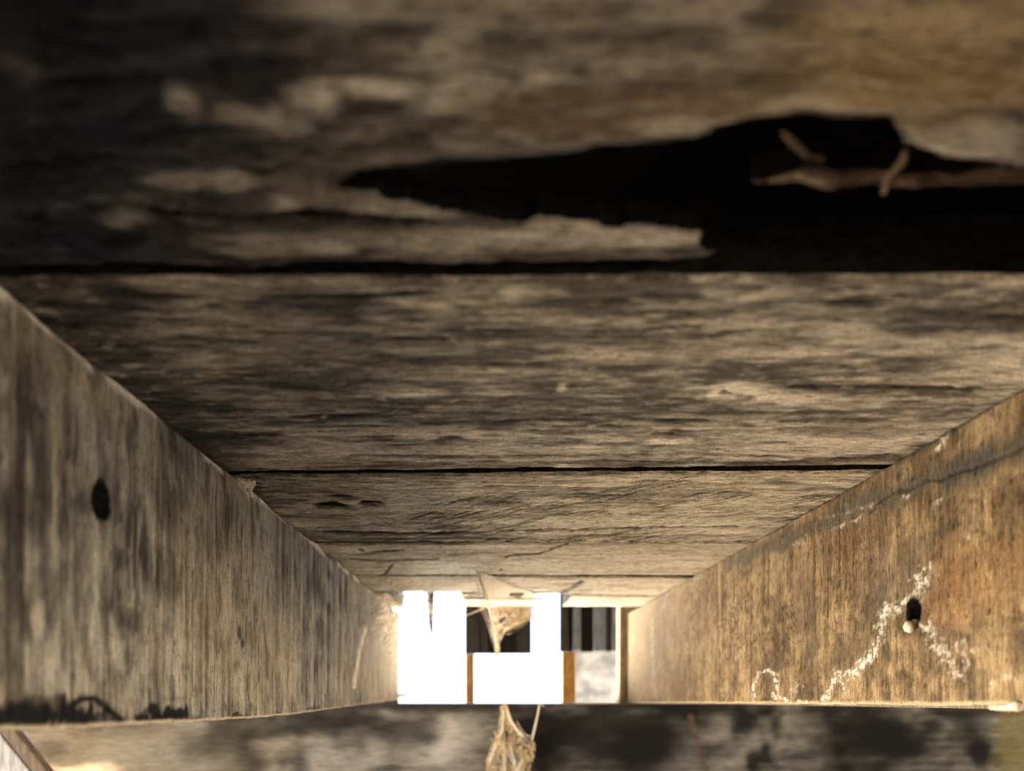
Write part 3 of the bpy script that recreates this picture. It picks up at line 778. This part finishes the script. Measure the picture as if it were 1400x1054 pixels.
# hanging splinter at the left opening
bm = bmesh.new()
ps = [(583, 800), (594, 800), (592, 850), (590.5, 888), (588.5, 870), (586, 850)]
fa = [bm.verts.new(at(px, py, 2.15) - at(588, 888, 2.15)) for px, py in ps]
fb = [bm.verts.new(v.co + Vector((0, .015, 0))) for v in fa]
bm.faces.new(fa); bm.faces.new(fb[::-1])
for i in range(len(ps)): bm.faces.new((fa[i], fb[i], fb[(i + 1) % len(ps)], fa[(i + 1) % len(ps)]))
for z in (.40,):
    box_bm(bm, at(588, 888, 2.15) * 0 + Vector((0, .008, .36)), (.025, .015, .20))
o = bm_obj('hanging_splinter', bm, M_shut, None, at(588, 888, 2.15) + Vector((0, 0, ZC)))
tag(o, 'dark pointed splinter of wood hanging in the left white opening', 'splinter')
# pale stone
bm = bmesh.new()
p0, p1 = at(784, 890.5, 2.62), at(905, 963, 2.62)
hgt = ZC + p0.z
vs = box_bm(bm, (0, 0, hgt / 2), (p1.x - p0.x, .12, hgt), bev=.008)
o = bm_obj('stone_slab', bm, M_stone, None, ((p0.x + p1.x) / 2, 2.68, 0))
tag(o, 'mottled pale stone slab beside the end of the right joist', 'slab')
# lit trim stud at the end of the right joist
bm = bmesh.new()
p0, p1 = at(845, 835, 1.735), at(861, 962, 1.735)
box_bm(bm, (0, 0, 0), (.05, .045, p0.z - p1.z + .03), bev=.004)
o = bm_obj('end_stud', bm, M_stud, None, ((p0.x + .025), 1.738, ZC + (p0.z + p1.z) / 2))
tag(o, 'short yellowish stud standing on the beam behind the right joist end', 'stud')

# ------------------------------------------------------------------ cobwebs
def under(py, y):      # keep below the boards
    return min(y, .985 * FP * H / (VY - py)) if py < VY - 5 else y
def membrane(bm, poly, y, wob, s, holes=(), step=1.2, lean_=0.0, curve=.012):
    xs0 = [p[0] for p in poly]; ys0 = [p[1] for p in poly]
    gx = np.arange(min(xs0), max(xs0) + step, step); gy = np.arange(min(ys0), max(ys0) + step, step)
    U, V = np.meshgrid(gx, gy, indexing='ij')
    Uw = U + 3 * (fbm(U * .15, V * .15, s, 3) - .5); Vw = V + 3 * (fbm(U * .15 + 9, V * .15, s + 2, 3) - .5)
    K = inpoly(Uw, Vw, poly)
    for (hx, hy, hr, hs) in holes: K &= np.hypot((Uw - hx) / hr, (Vw - hy) / hs) > 1
    D = wob * (fbm(U * .06, V * .06, s + 4, 3) - .5) * 2 + lean_ * (V - min(ys0))
    vid = {}
    for i in range(U.shape[0] - 1):
        for j in range(U.shape[1] - 1):
            if K[i, j] and K[i + 1, j] and K[i, j + 1] and K[i + 1, j + 1]:
                f = []
                for a, b in ((i, j), (i + 1, j), (i + 1, j + 1), (i, j + 1)):
                    if (a, b) not in vid: vid[a, b] = bm.verts.new(at(U[a, b], V[a, b], under(V[a, b], y + D[a, b])))
                    f.append(vid[a, b])
                bm.faces.new(f)
def web(label, polys, threads, mat, y, org, lean_=0.0, wob=.02, group=None, strands=()):
    root = bpy.data.objects.new('cobweb', None); COL.objects.link(root)
    O = at(*org, y); root.location = O + Vector((0, 0, ZC))
    tag(root, label, 'cobweb', group)
    if polys:
        bm = bmesh.new()
        for k, (poly, holes) in enumerate(polys): membrane(bm, poly, y, wob, 3 + k, holes, lean_=lean_)
        for v in bm.verts: v.co -= O
        bm_obj('web_sheet', bm, mat, root, smooth=True)
    for pts, rad in threads:
        bm = bmesh.new()
        P = []
        for i, p in enumerate(pts):
            P.append(at(p[0], p[1], p[2] if len(p) > 2 else under(p[1], y)) - O)
        tube_bm(bm, P, [x * .5 * y / FP for x in rad] if isinstance(rad, (list, tuple)) else rad * .5 * y / FP, 6)
        bm_obj('web_thread', bm, M_thread, root, smooth=True)
    if strands:            # hair-fine silk that nobody could count
        bm = bmesh.new(); rr = random.Random(5)
        for A, B, sa, sb, n, sag, rad in strands:
            A, B = Vector(A), Vector(B)
            for k in range(n):
                p = A + Vector((rr.uniform(-1, 1) * sa[0], rr.uniform(-1, 1) * sa[1], rr.uniform(-1, 1) * sa[2]))
                q = B + Vector((rr.uniform(-1, 1) * sb[0], rr.uniform(-1, 1) * sb[1], rr.uniform(-1, 1) * sb[2]))
                P = [p.lerp(q, t) - Vector((0, 0, sag * math.sin(math.pi * t))) + Vector((rr.uniform(-1, 1), rr.uniform(-1, 1), rr.uniform(-1, 1))) * .0008 - O for t in (0, .2, .4, .6, .8, 1)]
                tube_bm(bm, P, rad * rr.uniform(.5, 1.4), 4)
        o = bm_obj('silk', bm, M_thread, root, smooth=True); o['kind'] = 'stuff'
    return root
web('dusty cream cobweb funnel hanging from the far boards over the dark shutter',
    [([(650, 778), (668, 786), (700, 800), (735, 812), (741, 818), (729, 845), (718, 846), (704, 852), (692, 861), (685, 868), (683.5, 897), (677, 897), (675, 868), (671, 842), (665, 820), (658, 800)],
      [(690, 850, 6, 6), (697, 842, 4, 5), (706, 812, 9, 4)])],
    [([(636, 842), (655, 834), (668, 829)], [1.4, 2.2, 2.5]), ([(680, 894), (681, 925), (686, 962, 1.60)], [2.2, .5, 1.0]), ([(690, 862), (705, 853), (727, 845)], [2.2, 2.0, 2.0]), ([(652, 780), (664, 815), (678, 875)], [2, 2.5, 2.2]),
     ([(636, 818), (690, 818), (745, 818)], [2.5, 3.5, 2.5])],
    M_web, 1.560, (690, 815),
    strands=[(at(655, 785, 1.1), at(680, 890, 1.56), (.02, .05, 0), (.003, .004, .01), 10, .0, .0004), (at(700, 815, 1.40), at(686, 866, 1.56), (.05, .04, 0), (.006, .006, .02), 12, .004, .0004),
             (at(640, 825, 1.56), at(745, 822, 1.56), (.004, .01, .006), (.006, .01, .01), 10, .006, .0004), (at(727, 845, 1.56), at(690, 862, 1.56), (.004, .01, .006), (.006, .01, .01), 6, .003, .0004)])
web('straw coloured cobweb clump hanging down the front of the stained beam',
    [([(684, 959), (693, 959), (699, 978), (702, 992), (712, 1004), (724, 1012), (732, 1014), (733, 1030), (727, 1045), (722, 1062), (716, 1085), (666, 1085), (660, 1062), (664, 1040), (672, 1015), (679, 1000), (683, 985)],
      [(700, 1036, 9, 8), (693, 1006, 2, 8)])],
    [([(738, 960), (735, 978), (731, 995), (727, 1013)], [2.4, 2.6, 2.8, 2.6]), ([(738, 961), (744, 966)], [2, 1]), ([(692, 966), (698, 985), (712, 1004), (726, 1014)], [2.5, 4, 4, 3]), ([(690, 962), (686, 1000), (670, 1040), (662, 1075)], [3, 3, 3, 3]),
     ([(712, 1020), (714, 1040), (704, 1060)], [4, 4, 4]), ([(690, 1030), (690, 1055), (694, 1080)], [4, 5, 4])],
    M_webd, 1.585, (690, 1010), wob=.022,
    strands=[(at(689, 962, 1.6), at(690, 1075, 1.58), (.004, .003, .001), (.045, .012, .02), 26, 0, .0005), (at(700, 990, 1.59), at(728, 1020, 1.58), (.01, .006, .01), (.006, .008, .02), 10, .002, .0005),
             (at(690, 1010, 1.58), at(700, 1070, 1.57), (.03, .012, .02), (.04, .012, .02), 14, 0, .0007)])
web('wispy cobweb veil across the top of the far left opening by the left joist',
    [([(520, 790), (560, 800), (590, 808), (588, 836), (570, 846), (556, 850), (548, 900), (541, 930), (540, 860), (536, 820)], [(573, 850, 10, 8)])],
    [([(545, 842), (560, 832), (592, 818)], [2, 2.5, 1.5]), ([(505, 800), (530, 825), (552, 870), (550, 955)], [1, 1.5, 1.5, 1]), ([(515, 790), (556, 816), (590, 826)], [1, 1.6, 1]), ([(560, 812), (548, 880), (546, 940)], 1.2),
     ([(586, 815), (590, 840), (592, 858)], 2.0)],
    web_mat('thin_web', (.75, .64, .48), .42, .75, 260), 1.565, (560, 820),
    strands=[((XL + .002, 1.40, .10), (-.10, 1.50, H - .002), (0, .22, .06), (.06, .06, .001), 34, .006, .00045), ((XL + .002, 1.30, .12), (-.15, 1.30, H - .002), (0, .15, .04), (.05, .15, .001), 24, .004, .0004)])
web('small pale cobweb tuft in the corner where the left joist meets the second gap',
    [([(322, 652), (336, 655), (352, 657), (346, 672), (342, 686), (337, 680), (330, 664)], [])],
    [([(325, 655), (338, 668), (340, 685)], [2, 3, 1])], M_web, .62, (338, 665), wob=.004)
web('lump of pale web on the beam at the foot of the left joist',
    [], [([(536, 957), (546, 951), (556, 949), (566, 953)], [2, 6, 5, 2]), ([(560, 956), (580, 957.5), (610, 959)], [2, 2.5, 1.5])], M_web, 1.60, (550, 958))

# ------------------------------------------------------------------ grubs
def grub(pts, rads, label, org):
    bm = bmesh.new()
    for p, rd in zip(pts, rads):
        g = bmesh.ops.create_icosphere(bm, subdivisions=2, radius=rd)
        for v in g['verts']: v.co = Vector((v.co.x, v.co.y * 1.0, v.co.z)) + (p - org)
    o = bm_obj('grub', bm, M_grub, None, org + Vector((0, 0, ZC)), True)
    tag(o, label, 'grub')
y_ = joist_pt(1380, 0, XR)[0]
pp = []
for k, px in enumerate(np.linspace(1358, 1392, 7)):
    y_ = joist_pt(px, 0, XR)[0]
    pp.append(Vector((XR - .0008, y_, -.0100 - .0004 - (.0006 if k < 5 else -.0006))))
grub(pp, [.0018, .0021, .0022, .0022, .0023, .0030, .0034], 'segmented pale grub under the foot of the right joist', pp[3])
y_, z_ = joist_pt(1246, 857, XR)
grub([Vector((XR - .001, y_, z_)), Vector((XR + .003, y_, z_ + .003)), Vector((XR + .001, y_ + .006, z_ + .003))], [.0046, .0030, .0024], 'round pale cocoon in the mouth of the hole in the right joist', Vector((XR, y_, z_)))
